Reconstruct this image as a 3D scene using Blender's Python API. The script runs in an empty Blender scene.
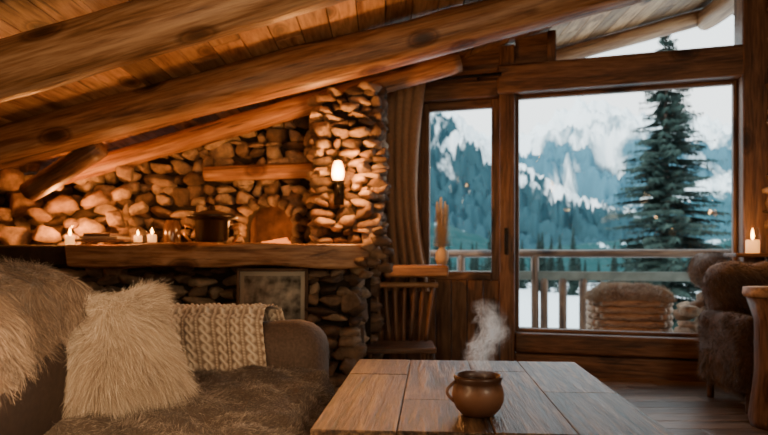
import bpy, bmesh, math, random
import numpy as np
from mathutils import Vector, Matrix, noise, Euler
random.seed(7); np.random.seed(7)
S=bpy.context.scene
COL=S.collection
H=0.95; HV=258; F=600.0
def X(u,y): return (u-384)/F*y
def Z(v,y): return H+(HV-v)/F*y

# ---------------------------------------------------------------- materials
_m={}
def newmat(name):
    m=bpy.data.materials.new(name); m.use_nodes=True
    nt=m.node_tree; b=nt.nodes['Principled BSDF']
    return m,nt,b
def N(nt,t,**k):
    n=nt.nodes.new(t)
    for a,v in k.items(): setattr(n,a,v)
    return n
def ramp(nt,stops):
    r=N(nt,'ShaderNodeValToRGB'); e=r.color_ramp.elements
    while len(e)<len(stops): e.new(0.5)
    for i,(p,c) in enumerate(stops):
        e[i].position=p; e[i].color=(c[0],c[1],c[2],1)
    return r
def wood(name,dark,mid,light,axis='X',rough=.55,scale=1.0,tone=False,knots=True,bump=.35,crack=.8,tr=(.55,1.45),along=1.6):
    if name in _m: return _m[name]
    m,nt,b=newmat(name); L=nt.links
    tc=N(nt,'ShaderNodeTexCoord')
    oi=N(nt,'ShaderNodeObjectInfo')
    add=N(nt,'ShaderNodeVectorMath',operation='ADD')
    L.new(tc.outputs['Object'],add.inputs[0])
    mul=N(nt,'ShaderNodeMath',operation='MULTIPLY'); mul.inputs[1].default_value=37.0
    if tone:
        at=N(nt,'ShaderNodeAttribute',attribute_name='tone'); L.new(at.outputs['Fac'],mul.inputs[0])
    else: L.new(oi.outputs['Random'],mul.inputs[0])
    L.new(mul.outputs[0],add.inputs[1])
    mp=N(nt,'ShaderNodeMapping')
    sc={'X':(along,12,12),'Y':(12,along,12),'Z':(12,12,along)}[axis]
    mp.inputs['Scale'].default_value=[s*scale for s in sc]
    L.new(add.outputs[0],mp.inputs[0])
    n1=N(nt,'ShaderNodeTexNoise'); n1.inputs['Scale'].default_value=1.0; n1.inputs['Detail'].default_value=10; n1.inputs['Roughness'].default_value=.68; n1.inputs['Distortion'].default_value=.5
    L.new(mp.outputs[0],n1.inputs['Vector'])
    n2=N(nt,'ShaderNodeTexNoise'); n2.inputs['Scale'].default_value=4.0; n2.inputs['Detail'].default_value=4
    L.new(mp.outputs[0],n2.inputs['Vector'])
    mx=N(nt,'ShaderNodeMath',operation='MULTIPLY_ADD'); mx.inputs[1].default_value=.5
    L.new(n2.outputs['Fac'],mx.inputs[0]); 
    sub=N(nt,'ShaderNodeMath',operation='SUBTRACT'); sub.inputs[1].default_value=.25
    L.new(n1.outputs['Fac'],sub.inputs[0]); L.new(sub.outputs[0],mx.inputs[2])
    r=ramp(nt,[(.32,dark),(.48,mid),(.66,light)]); L.new(mx.outputs[0],r.inputs[0])
    col=r.outputs[0]; hgt=mx.outputs[0]
    mp3=N(nt,'ShaderNodeMapping'); mp3.inputs['Scale'].default_value=[s*scale*1.7 for s in {'X':(.6,12,12),'Y':(12,.6,12),'Z':(12,12,.6)}[axis]]
    L.new(add.outputs[0],mp3.inputs[0]); n3=N(nt,'ShaderNodeTexNoise'); n3.inputs['Scale'].default_value=1.0; n3.inputs['Detail'].default_value=2; L.new(mp3.outputs[0],n3.inputs['Vector'])
    cr=ramp(nt,[(.29,(.12,.09,.07)),(.34,(1,1,1))]); L.new(n3.outputs['Fac'],cr.inputs[0])
    mm0=N(nt,'ShaderNodeMix',data_type='RGBA',blend_type='MULTIPLY'); mm0.inputs[0].default_value=crack
    L.new(col,mm0.inputs[6]); L.new(cr.outputs[0],mm0.inputs[7]); col=mm0.outputs[2]
    if knots:
        mp2=N(nt,'ShaderNodeMapping'); s2={'X':(2.0,3.6,3.6),'Y':(3.6,2.0,3.6),'Z':(3.6,3.6,2.0)}[axis]
        mp2.inputs['Scale'].default_value=s2; L.new(add.outputs[0],mp2.inputs[0])
        vo=N(nt,'ShaderNodeTexVoronoi'); vo.inputs['Scale'].default_value=1.0
        L.new(mp2.outputs[0],vo.inputs['Vector'])
        kr=ramp(nt,[(.08,(.05,.03,.02)),(.14,(.3,.22,.17)),(.17,(.6,.5,.42)),(.19,(.35,.28,.22)),(.25,(1,1,1))]); L.new(vo.outputs['Distance'],kr.inputs[0])
        mm=N(nt,'ShaderNodeMix',data_type='RGBA',blend_type='MULTIPLY'); mm.inputs[0].default_value=.9
        L.new(col,mm.inputs[6]); L.new(kr.outputs[0],mm.inputs[7]); col=mm.outputs[2]
    if tone:
        hv=N(nt,'ShaderNodeHueSaturation'); mr=N(nt,'ShaderNodeMapRange'); mr.inputs[3].default_value=tr[0]; mr.inputs[4].default_value=tr[1]
        L.new(at.outputs['Fac'],mr.inputs[0]); L.new(mr.outputs[0],hv.inputs['Value']); L.new(col,hv.inputs['Color']); col=hv.outputs[0]
    L.new(col,b.inputs['Base Color'])
    b.inputs['Roughness'].default_value=rough
    bp=N(nt,'ShaderNodeBump'); bp.inputs['Strength'].default_value=bump; bp.inputs['Distance'].default_value=.015
    L.new(hgt,bp.inputs['Height']); L.new(bp.outputs[0],b.inputs['Normal'])
    _m[name]=m; return m
def plain(name,c,rough=.6,metal=0,emit=None,es=0,nscale=0,var=.3,bump=0,sheen=0,trans=0,coat=0):
    if name in _m: return _m[name]
    m,nt,b=newmat(name); L=nt.links
    b.inputs['Base Color'].default_value=(*c,1); b.inputs['Roughness'].default_value=rough; b.inputs['Metallic'].default_value=metal
    if trans: b.inputs['Transmission Weight'].default_value=trans
    if coat: b.inputs['Coat Weight'].default_value=coat
    if emit: b.inputs['Emission Color'].default_value=(*emit,1); b.inputs['Emission Strength'].default_value=es
    if sheen: b.inputs['Sheen Weight'].default_value=sheen
    if nscale:
        tc=N(nt,'ShaderNodeTexCoord'); n=N(nt,'ShaderNodeTexNoise'); n.inputs['Scale'].default_value=nscale; n.inputs['Detail'].default_value=6
        L.new(tc.outputs['Object'],n.inputs['Vector'])
        r=ramp(nt,[(.3,[x*(1-var) for x in c]),(.7,[min(1,x*(1+var)) for x in c])]); L.new(n.outputs['Fac'],r.inputs[0]); L.new(r.outputs[0],b.inputs['Base Color'])
        if bump:
            bp=N(nt,'ShaderNodeBump'); bp.inputs['Strength'].default_value=bump; bp.inputs['Distance'].default_value=.01
            L.new(n.outputs['Fac'],bp.inputs['Height']); L.new(bp.outputs[0],b.inputs['Normal'])
    _m[name]=m; return m
def stone_mat(name,stops,bump=.9,sc=12):
    if name in _m: return _m[name]
    m,nt,b=newmat(name); L=nt.links
    at=N(nt,'ShaderNodeAttribute',attribute_name='tone')
    r=ramp(nt,stops); L.new(at.outputs['Fac'],r.inputs[0])
    tc=N(nt,'ShaderNodeTexCoord'); n=N(nt,'ShaderNodeTexNoise'); n.inputs['Scale'].default_value=sc; n.inputs['Detail'].default_value=10; n.inputs['Roughness'].default_value=.72
    L.new(tc.outputs['Object'],n.inputs['Vector'])
    r2=ramp(nt,[(.3,(.3,.29,.28)),(.5,(.85,.85,.85)),(.7,(1.4,1.3,1.2))]); L.new(n.outputs['Fac'],r2.inputs[0])
    mm=N(nt,'ShaderNodeMix',data_type='RGBA',blend_type='MULTIPLY'); mm.inputs[0].default_value=1
    L.new(r.outputs[0],mm.inputs[6]); L.new(r2.outputs[0],mm.inputs[7]); L.new(mm.outputs[2],b.inputs['Base Color'])
    b.inputs['Roughness'].default_value=.8
    bp=N(nt,'ShaderNodeBump'); bp.inputs['Strength'].default_value=bump; bp.inputs['Distance'].default_value=.025
    L.new(n.outputs['Fac'],bp.inputs['Height']); L.new(bp.outputs[0],b.inputs['Normal'])
    _m[name]=m; return m
def tone_mat(name,stops,rough=.7,sheen=.3,transl=0):
    if name in _m: return _m[name]
    m,nt,b=newmat(name); L=nt.links
    at=N(nt,'ShaderNodeAttribute',attribute_name='tone')
    r=ramp(nt,stops); L.new(at.outputs['Fac'],r.inputs[0]); L.new(r.outputs[0],b.inputs['Base Color'])
    b.inputs['Roughness'].default_value=rough; b.inputs['Sheen Weight'].default_value=sheen
    b.inputs['Specular IOR Level'].default_value=.25
    _m[name]=m; return m

LOGC=((.12,.052,.022),(.32,.158,.07),(.52,.31,.16))
def logm(a): return wood('log_wood_'+a,*LOGC,axis=a,rough=.42,scale=1.5,along=.8)
def framem(a): return wood('frame_wood_'+a,(.045,.021,.012),(.125,.062,.033),(.23,.125,.068),axis=a,rough=.45,scale=1.6,along=1.0)
def darkw(a): return wood('dark_wood_'+a,(.03,.014,.008),(.09,.045,.022),(.17,.09,.045),axis=a,rough=.6,scale=1.5)
ceil_m=wood('ceiling_board_wood',(.22,.1,.042),(.45,.25,.12),(.64,.4,.21),axis='Y',tone=True,rough=.55,tr=(.4,1.3))
floor_m=wood('floor_board_wood',(.05,.03,.02),(.13,.08,.053),(.24,.16,.11),axis='X',tone=True,rough=.3,knots=False)
table_m=wood('weathered_table_wood',(.022,.011,.006),(.115,.062,.032),(.36,.22,.12),axis='Y',tone=True,rough=.36,scale=2.6,bump=.5,crack=1,along=.9)
stone_m=stone_mat('fieldstone',[(0,(.08,.052,.036)),(.25,(.18,.115,.075)),(.5,(.31,.205,.13)),(.75,(.36,.27,.19)),(1,(.58,.42,.27))])
mortar_m=plain('mortar',(.022,.015,.01),.95,nscale=30,bump=.4)
snow_m=plain('snow',(.85,.88,.9),.7,nscale=2,var=.06,bump=.2)
iron_m=plain('black_iron',(.02,.018,.016),.45,metal=.8)
wax_m=plain('candle_wax',(.8,.6,.35),.5,emit=(1,.4,.1),es=1.6)
flame_m=plain('flame',(1,.6,.2),.5,emit=(1,.42,.09),es=38)

# ---------------------------------------------------------------- mesh helpers
def link(o,parent=None):
    COL.objects.link(o)
    if parent: o.parent=parent
    return o
def empty(name,loc=(0,0,0),rz=0):
    e=bpy.data.objects.new(name,None); e.location=loc; e.rotation_euler=(0,0,rz); e.empty_display_size=.1
    COL.objects.link(e); return e
class MB:
    def __init__(s): s.v=[];s.f=[];s.t=[]
    def add(s,vs,fs,tone=.5):
        o=len(s.v); s.v+= [tuple(p) for p in vs]; s.f+=[tuple(i+o for i in f) for f in fs]
        if isinstance(tone,(list,tuple,np.ndarray)): s.t+=list(tone)
        else: s.t+=[tone]*len(vs)
    def box(s,lo,hi,tone=.5,M=None):
        (a,b,c),(d,e,f)=lo,hi
        vs=[Vector(p) for p in [(a,b,c),(d,b,c),(d,e,c),(a,e,c),(a,b,f),(d,b,f),(d,e,f),(a,e,f)]]
        if M: vs=[M@p for p in vs]
        s.add(vs,[(0,3,2,1),(4,5,6,7),(0,1,5,4),(1,2,6,5),(2,3,7,6),(3,0,4,7)],tone)
    def prism(s,poly,d0,d1,tone=.5):
        n=len(poly); vs=[(x,d0,z) for x,z in poly]+[(x,d1,z) for x,z in poly]
        fs=[tuple(range(n)),tuple(range(2*n-1,n-1,-1))]+[(i,i+n,(i+1)%n+n,(i+1)%n) for i in range(n)]
        s.add(vs,fs,tone)
    def stone(s,c,r,tone,e=.65,rot=None,nu=16,nv=10,amp=.16):
        sd=random.uniform(0,100); vs=[];fs=[]
        def sp(a,p): return math.copysign(abs(a)**p,a)
        M=rot if rot else Matrix.Identity(3)
        vs.append((0,0,-1))
        for j in range(1,nv):
            ph=-math.pi/2+math.pi*j/nv
            for i in range(nu):
                th=2*math.pi*i/nu
                vs.append((sp(math.cos(ph),e)*sp(math.cos(th),e),sp(math.cos(ph),e)*sp(math.sin(th),e),sp(math.sin(ph),e)))
        vs.append((0,0,1))
        out=[]
        pl=[Vector((random.uniform(-1,1),random.uniform(-1,.2),random.uniform(-1,1))).normalized() for _ in range(6)]
        for p in vs:
            p=Vector(p); k=1+amp*2*noise.noise(p*1.2+Vector((sd,0,0)))+amp*.9*noise.noise(p*3+Vector((0,sd,0)))
            p=p*k
            for n_ in pl:
                dd=p.dot(n_)-.72
                if dd>0: p=p-n_*dd*.95
            q=Vector((p.x*r[0],p.y*r[1],p.z*r[2]))
            out.append(Vector(c)+M@q)
        for i in range(nu): fs.append((0,1+(i+1)%nu,1+i))
        for j in range(nv-2):
            for i in range(nu):
                a=1+j*nu+i;b=1+j*nu+(i+1)%nu; fs.append((a,b,b+nu,a+nu))
        l=len(vs)-1; o=1+(nv-2)*nu
        for i in range(nu): fs.append((o+i,o+(i+1)%nu,l))
        s.add(out,fs,tone)
    def lathe(s,prof,c=(0,0,0),n=40,tone=.5,M=None):
        vs=[];fs=[];m=len(prof)
        for i in range(n):
            a=2*math.pi*i/n
            for r,z in prof:
                p=Vector((r*math.cos(a),r*math.sin(a),z))
                if M: p=M@p
                vs.append(p+Vector(c))
        for i in range(n):
            k=(i+1)%n
            for j in range(m-1): fs.append((i*m+j,k*m+j,k*m+j+1,i*m+j+1))
        s.add(vs,fs,tone)
    def tube(s,pts,rads,n=14,tone=.5,cap=True):
        pts=[Vector(p) for p in pts]; vs=[];fs=[]
        if not isinstance(rads,(list,tuple)): rads=[rads]*len(pts)
        up=Vector((0,0,1))
        for i,p in enumerate(pts):
            d=(pts[min(i+1,len(pts)-1)]-pts[max(i-1,0)]).normalized()
            a=d.cross(up); 
            if a.length<.05: a=d.cross(Vector((0,1,0)))
            a.normalize(); b=d.cross(a)
            for k in range(n):
                t=2*math.pi*k/n; vs.append(p+(a*math.cos(t)+b*math.sin(t))*rads[i])
        for i in range(len(pts)-1):
            for k in range(n):
                q=(k+1)%n; fs.append((i*n+k,i*n+q,(i+1)*n+q,(i+1)*n+k))
        if cap: fs.append(tuple(range(n-1,-1,-1))); fs.append(tuple((len(pts)-1)*n+k for k in range(n)))
        s.add(vs,fs,tone)
    def grid(s,fn,nu,nv,tone=.5,close=False):
        vs=[fn(i/nu,j/nv) for i in range(nu+1) for j in range(nv+1)]
        fs=[(i*(nv+1)+j,(i+1)*(nv+1)+j,(i+1)*(nv+1)+j+1,i*(nv+1)+j+1) for i in range(nu) for j in range(nv)]
        s.add(vs,fs,tone)
    def obj(s,name,mat,parent=None,smooth=True,bevel=0,loc=None,rot=None,seg=2,solid=0,subsurf=0):
        me=bpy.data.meshes.new(name); me.from_pydata(s.v,[],s.f)
        at=me.attributes.new('tone','FLOAT','POINT'); at.data.foreach_set('value',np.array(s.t,dtype=np.float32))
        bm=bmesh.new(); bm.from_mesh(me); bmesh.ops.recalc_face_normals(bm,faces=bm.faces); bm.to_mesh(me); bm.free()
        if smooth: me.polygons.foreach_set('use_smooth',[True]*len(me.polygons))
        me.materials.append(mat)
        o=bpy.data.objects.new(name,me)
        if loc: o.location=loc
        if rot: o.rotation_euler=rot
        if solid:
            m=o.modifiers.new('s','SOLIDIFY'); m.thickness=solid; m.offset=0
        if bevel:
            m=o.modifiers.new('b','BEVEL'); m.width=bevel; m.segments=seg; m.limit_method='ANGLE'; m.harden_normals=False
            if smooth:
                w=o.modifiers.new('w','WEIGHTED_NORMAL'); w.keep_sharp=False
        if subsurf:
            m=o.modifiers.new('ss','SUBSURF'); m.levels=subsurf; m.render_levels=subsurf
        return link(o,parent)
def box(name,lo,hi,mat,parent=None,bevel=.008,rot=None):
    c=[(lo[i]+hi[i])/2 for i in range(3)]; h=[(hi[i]-lo[i])/2 for i in range(3)]
    mb=MB(); mb.box([-x for x in h],h); return mb.obj(name,mat,parent,bevel=bevel,loc=c,rot=rot)
def softbox(name,lo,hi,mat,parent=None,r=.06,amp=.008,puff=.0,rot=None):
    c=[(lo[i]+hi[i])/2 for i in range(3)]; h=[(hi[i]-lo[i])/2 for i in range(3)]
    bm=bmesh.new(); bmesh.ops.create_cube(bm,size=2)
    bmesh.ops.subdivide_edges(bm,edges=bm.edges[:],cuts=15,use_grid_fill=True)
    for v in bm.verts:
        p=v.co.copy(); q=Vector((p.x*h[0],p.y*h[1],p.z*h[2]))
        inn=Vector([max(-(h[i]-r),min(h[i]-r,q[i])) for i in range(3)])
        d=q-inn
        if d.length>1e-6: q=inn+d.normalized()*r
        if puff:
            q.z+=puff*(1-p.x**2)*(1-p.y**2)*(1 if p.z>0 else -.3) if h[2]<=min(h[0],h[1]) else 0
            if h[0]<=min(h[1],h[2]): q.x+=puff*(1-p.z**2)*(1-p.y**2)*p.x
        q+=Vector((noise.noise(q*6),noise.noise(q*6+Vector((9,0,0))),noise.noise(q*6+Vector((0,9,0)))))*amp*1.5
        v.co=q
    me=bpy.data.meshes.new(name); bm.to_mesh(me); bm.free()
    me.polygons.foreach_set('use_smooth',[True]*len(me.polygons)); me.materials.append(mat)
    o=bpy.data.objects.new(name,me); o.location=c
    if rot: o.rotation_euler=rot
    return link(o,parent)
def log(name,p0,p1,r,mat=None,parent=None,amp=.06,r1=None,n=28):
    p0=Vector(p0);p1=Vector(p1);d=p1-p0;Ln=d.length; sd=random.uniform(0,50); seg=max(6,int(Ln/.07)); r1=r1 or r
    mb=MB(); vs=[];fs=[]
    for i in range(seg+1):
        x=Ln*i/seg; rr=r+(r1-r)*i/seg
        if i in(0,seg): rr*=.93
        for k in range(n):
            t=2*math.pi*k/n; q=Vector((x*1.1,math.cos(t)*.8,math.sin(t)*.8))
            kk=rr*(1+amp*1.4*noise.noise(q+Vector((sd,0,0)))+amp*1.0*noise.noise(Vector((x*4,math.cos(t)*1.8,math.sin(t)*1.8+sd))))
            by=.1*r*noise.noise(Vector((x*.5,sd,0))); bz=.1*r*noise.noise(Vector((x*.5,0,sd)))
            vs.append((x,math.cos(t)*kk+by,math.sin(t)*kk+bz))
    for i in range(seg):
        for k in range(n):
            q=(k+1)%n; fs.append((i*n+k,i*n+q,(i+1)*n+q,(i+1)*n+k))
    fs.append(tuple(range(n-1,-1,-1))); fs.append(tuple(seg*n+k for k in range(n)))
    mb.add(vs,fs); o=mb.obj(name,mat or logm('X'),parent)
    o.location=p0; o.rotation_mode='QUATERNION'; o.rotation_quaternion=d.to_track_quat('X','Z')
    return o

# ---------------------------------------------------------------- room shell
SL=.275
def CZ(x): return 2.47+SL*x
RX=3.15
mb=MB()
for i in range(42):
    x0=-3.9+i*.17; x1=x0+.165
    y=-2.7+random.uniform(-.6,0)
    while y<5.7:
        l=random.uniform(1.0,2.2); y1=min(y+l,5.72); y0=max(y,-2.7)
        if y1>y0+.01:
            z0,z1=CZ(x0),CZ(min(x1,RX))
            vs=[(x0,y0,z0),(min(x1,RX),y0,z1),(min(x1,RX),y1-.004,z1),(x0,y1-.004,z0)]; vs+=[(a,b,c+.04) for a,b,c in vs]
            if x0<RX-.01: mb.add(vs,[(0,3,2,1),(4,5,6,7),(0,1,5,4),(1,2,6,5),(2,3,7,6),(3,0,4,7)],random.random())
        y+=l
mb.obj('ceiling',ceil_m,smooth=False,bevel=.003)
mb=MB(); zr=CZ(RX)
mb.add([(RX,-2.7,zr),(4.6,-2.7,zr-.6),(4.6,5.72,zr-.6),(RX,5.72,zr),(RX,-2.7,zr+.05),(4.6,-2.7,zr-.55),(4.6,5.72,zr-.55),(RX,5.72,zr+.05)],[(0,3,2,1),(4,5,6,7),(0,1,5,4),(1,2,6,5),(2,3,7,6),(3,0,4,7)])
mb.add([(-3.95,-2.75,CZ(-3.95)+.06),(RX,-2.75,zr+.06),(RX,5.72,zr+.06),(-3.95,5.72,CZ(-3.95)+.06),(-3.95,-2.75,CZ(-3.95)+.1),(RX,-2.75,zr+.1),(RX,5.72,zr+.1),(-3.95,5.72,CZ(-3.95)+.1)],[(0,3,2,1),(4,5,6,7),(0,1,5,4),(1,2,6,5),(2,3,7,6),(3,0,4,7)])
mb.obj('roof_deck',framem('Y'),smooth=False)
def fxmax(y): return min(2.9,1.09+(5.14-y-.155)/.286)
mb=MB()
yy=-2.7; 
while yy<5.5:
    x=-3.7-random.uniform(0,1); xm=fxmax(yy)
    while x<xm:
        l=random.uniform(1.2,2.2); mb.box((max(x,-3.7),yy,-.04),(min(x+l-.004,xm),yy+.155,0),random.random()); x+=l
    yy+=.159
pl_=[(-3.7,-2.7),(2.95,-2.7),(2.95,4.55),(-.3,5.48),(-3.7,5.48)]
mb.add([(a,b_,-.1) for a,b_ in pl_]+[(a,b_,-.042) for a,b_ in pl_],[(4,3,2,1,0),(5,6,7,8,9)]+[(i,(i+1)%5,(i+1)%5+5,i+5) for i in range(5)],.1)
mb.obj('floor',floor_m,smooth=False,bevel=.003)
plaster=plain('lime_plaster',(.3,.2,.125),.9,nscale=4,var=.15,bump=.2)
mb=MB(); mb.prism([(-3.7,0),(2.9,0),(2.9,CZ(2.9)),(-3.7,CZ(-3.7))],-2.75,-2.6); mb.obj('wall_rear',plaster,smooth=False)
box('wall_left',(-3.8,-2.6,0),(-3.6,5.2,CZ(-3.7)),plaster,bevel=0)
wr=empty('wall_right'); box('backing',(2.88,-2.6,0),(3.05,4.45,CZ(2.88)+.02),mortar_m,wr,bevel=0)
def stone_panel(mb,x0,x1,z0,z1,yf,skip=None,rh=(.045,.11),rw=(.06,.2),dep=.09,top=None,axis='x',fill=1.0):
    z=z0
    while z<z1:
        h=random.uniform(*rh); x=x0-random.uniform(0,.06)
        while x<x1:
            w=random.uniform(*rw)*(1 if random.random()>.2 else 1.5); cx=x+w/2; cz=z+h/2+random.uniform(-.02,.02)
            hh=h*random.choice([.95,1.1,1.0,1.5,.75])
            if cx<x1+.03 and not(skip and skip(cx,cz,w,h)) and not(top and cz+h/2>top(cx)):
                R=Euler((random.uniform(-.2,.2),random.uniform(-.22,.22),random.uniform(-.2,.2))).to_matrix()
                y=yf+random.uniform(-.04,.035); e=random.uniform(.35,.6)
                if axis=='x': mb.stone((cx,y,cz),(w/2*1.07*fill,dep*random.uniform(.6,1.1),hh/2*1.12*fill),random.random(),e,R)
                else: mb.stone((yf+random.uniform(-.015,.02),cx,cz),(dep*random.uniform(.6,1),w/2*1.05,hh/2*1.1),random.random(),e,R)
            x+=w
        z+=h
mb=MB(); stone_panel(mb,2.4,4.45,1.1,3.15,2.88,axis='y'); mb.obj('stones',stone_m,wr)
box('boarding',(2.82,-2.6,0),(2.88,4.45,1.1),framem('Y'),wr,bevel=.004)

def rafter(name,y,zb,r,x0=-3.6,x1=3.0,mat=None,sl=SL,amp=.06):
    zc=zb+r
    return log(name,(x0,y,zc+sl*x0),(x1,y,zc+sl*x1),r,mat,amp=amp)
rafter('ceiling_beam',2.72,2.185,.125,sl=.295)
rafter('ceiling_beam.001',3.9,2.19,.135,sl=.262)
rafter('ceiling_beam.002',4.75,2.255,.08,x0=-2.7,x1=.6,sl=.285)
rafter('ceiling_beam.003',.7,2.19,.13)
rafter('ceiling_beam.004',-1.3,2.19,.13)
rafter('eave_beam',5.62,2.31,.075,x0=-.2,x1=3.05)
log('ridge_beam',(3.0,-2.5,CZ(3.0)-.12),(3.0,5.6,CZ(3.0)-.12),.1)
log('beam_strut',(X(28,4.1),4.1,Z(192,4.1)),(X(98,3.95),3.98,Z(146,3.95)),.07,framem('X'))

# ---------------------------------------------------------------- window wall (local frame)
RZ=-math.atan2(.275,.961)
WP=(1.092,5.0,0)
def wz(s): return CZ(1.092+.961*s)-.005
ww=empty('wall_window',WP,RZ)
mb=MB()
s=-2.2
while s<-.82:
    mb.prism([(s,0),(s+.135,0),(s+.135,wz(s)),(s,wz(s))],0,.12,random.random()); s+=.14
s=-.81
while s<-.13:
    mb.prism([(s,0),(s+.13,0),(s+.13,.76),(s,.76)],.02,.12,random.random()); s+=.1365
bw=wood('wall_board_wood',(.07,.03,.014),(.17,.08,.037),(.3,.155,.075),axis='Z',tone=True)
mb.obj('boards',bw,ww,smooth=False,bevel=.004)
mb=MB(); mb.prism([(-.82,2.44),(-.13,2.44),(-.13,wz(-.13)),(-.82,wz(-.82))],0,.12); mb.prism([(.0,2.56),(.28,2.56),(.28,wz(.2)),(0,wz(0))],0,.12); mb.obj('gable_boards',framem('X'),ww,smooth=False)
box('sill_timber_low',(-.0,-.03,-.04),(1.8,.15,.165),framem('X'),ww,bevel=.02)
box('sill_timber_top',(-.0,-.05,.17),(1.8,.16,.333),framem('X'),ww,bevel=.02)
box('post_mid',(-.125,-.04,0),(0,.14,wz(-.125)-.01),framem('Z'),ww,bevel=.012)
box('post_right',(1.66,-.1,0),(1.84,.15,wz(1.66)-.02),framem('Z'),ww,bevel=.02)
box('header',(-.14,-.09,2.31),(1.7,.15,2.545),framem('X'),ww,bevel=.02)
box('small_header',(-.82,-.05,2.3),(-.12,.13,2.44),framem('X'),ww,bevel=.015)
box('gable_stud',(.26,-.02,2.55),(.33,.12,wz(.26)-.02),framem('Z'),ww,bevel=.008)
glass_m,nt,b=newmat('window_glass')
gl=N(nt,'ShaderNodeBsdfGlossy'); gl.inputs['Roughness'].default_value=.02; tr=N(nt,'ShaderNodeBsdfTransparent'); mxs=N(nt,'ShaderNodeMixShader'); mxs.inputs[0].default_value=.012
nt.links.new(tr.outputs[0],mxs.inputs[1]); nt.links.new(gl.outputs[0],mxs.inputs[2]); nt.links.new(mxs.outputs[0],nt.nodes['Material Output'].inputs[0])
def window(name,s0,s1,z0,z1,fw):
    e=empty(name,WP,RZ)
    box('stile_left',(s0,.03,z0),(s0+fw,.09,z1),framem('Z'),e)
    box('stile_right',(s1-fw,.03,z0),(s1,.09,z1),framem('Z'),e)
    box('rail_bottom',(s0+fw,.03,z0),(s1-fw,.09,z0+fw),framem('X'),e)
    box('rail_top',(s0+fw,.03,z1-fw),(s1-fw,.09,z1),framem('X'),e)
    box('glass',(s0+fw,.056,z0+fw),(s1-fw,.062,z1-fw),glass_m,e,bevel=0)
    return e
window('window_1',-.81,-.125,.76,2.3,.075)
w2=window('window_2',0.0,1.66,.333,2.31,.03)
box('handle_plate',(-.085,-.055,.98),(-.055,-.04,1.2),iron_m,w2,bevel=.003)
box('handle_grip',(-.08,-.09,1.03),(-.062,-.05,1.15),iron_m,w2,bevel=.004)
e3=empty('window_3',WP,RZ); mb=MB(); mb.prism([(.33,2.55),(1.66,2.55),(1.66,wz(1.6)),(.33,wz(.33))],.056,.062); mb.obj('gable_glass',glass_m,e3,smooth=False)

# curtain
cu=empty('curtain',WP,RZ)
mb=MB()
def cf(a,b):
    z=2.47-b*1.8
    w=.48*(1-.22*math.sin(math.pi*min(1,b*.95))); s=-1.2+.07*b+ a*w
    ph=a*2*math.pi*5.5+1.8*noise.noise(Vector((a*3,b*1.5,0)))
    return (s+.02*math.cos(ph*1.0+b),-.14+(.03+.025*b)*math.sin(ph)+.03*noise.noise(Vector((a*5,b*3,4))),z)
mb.grid(cf,130,60)
mb.obj('drape',plain('brown_linen',(.4,.24,.14),.9,nscale=40,var=.15,sheen=.3),cu,solid=.004)
mb=MB(); mb.tube([(-1.24,-.13,2.455),(-.1,-.13,2.455)],.014); mb.tube([(-.3,-.13,2.455),(-.3,.0,2.455)],.01)
for i in range(9): 
    M=Matrix.Rotation(math.pi/2,4,'Y'); mb.lathe([(.018,-.004),(.026,-.004),(.026,.004),(.018,.004),(.018,-.004)],(-1.15+i*.05,-.13,2.455),16,M=M.to_3x3())
mb.obj('curtain_rod',iron_m,cu)

# ---------------------------------------------------------------- stone fireplace
fp=empty('stone_fireplace')
mb=MB()
OC=(X(268,4.95),1.07); AR=.21
def inarch(x,z,m=0): return abs(x-OC[0])<AR+m and z<1.2+m+AR*math.sqrt(max(0,1-((x-OC[0])/(AR+m))**2)) 
stone_panel(mb,-3.6,-.45,1.03,2.4,5.0,skip=lambda x,z,w,h: inarch(x,z,.04),top=lambda x:CZ(x)+.02)
for i in range(10):
    a=math.pi*i/9; c=(OC[0]+(AR+.035)*math.cos(a),4.97,1.2+(AR+.02)*math.sin(a)); R=Matrix.Rotation(-a,3,'Y')
    mb.stone(c,(.055,.09,.045),random.random()*.6,.6,R)
for zz in (1.09,1.15): 
    for sx in (-AR-.035,AR+.035): mb.stone((OC[0]+sx,4.97,zz),(.055,.09,.04),random.random()*.6)
stone_panel(mb,-.50,-.06,1.05,2.3,4.52,rh=(.035,.085),rw=(.06,.19),top=lambda x:CZ(x)-.13)
stone_panel(mb,4.55,5.0,1.05,2.3,-.5,rh=(.05,.09),axis='y',top=lambda y:2.2)
stone_panel(mb,4.55,5.3,1.05,2.3,-.06,rh=(.05,.09),axis='y',top=lambda y:2.3)
stone_panel(mb,-3.6,-.5,0,.9,4.42,rh=(.06,.12),rw=(.09,.2))
stone_panel(mb,-.52,-.22,0,.9,4.1,rh=(.05,.11),rw=(.08,.17))
stone_panel(mb,4.15,4.5,0,.9,-.2,rh=(.08,.13),axis='y'); stone_panel(mb,4.5,5.3,0,.9,-.1,axis='y')
mb.obj('stones',stone_m,fp)
mb=MB()
for (u,v,r) in [(12,240,.12),(45,236,.09),(22,205,.11),(62,205,.1),(5,180,.1),(88,228,.09),(95,200,.085),(115,218,.075),(48,182,.085),(122,193,.07),(-25,225,.13),(-30,195,.12),(105,240,.07),(72,240,.07),(30,165,.07),(80,178,.07),(140,208,.06),(140,237,.06),(125,172,.06),(40,215,.07),(0,212,.07),(70,225,.06)]:
    y=4.74+random.uniform(-.12,.1); mb.stone((X(u,y),y,max(Z(v,y),1.05+r*.6)),(r*random.uniform(1.05,1.35),r*.9,r*random.uniform(.7,.9)),.4+.6*random.random(),.7,Euler((0,random.uniform(-.5,.5),0)).to_matrix(),20,14)
mb.obj('boulders',stone_m,fp)
mb=MB()
mb.prism([(-3.6,0),(-.1,0),(-.1,.88),(-3.6,.88)],4.45,5.25)
mb.prism([(-.48,0),(-.24,0),(-.24,.88),(-.48,.88)],4.14,4.5)
xl,xr=OC[0]-AR,OC[0]+AR
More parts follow.
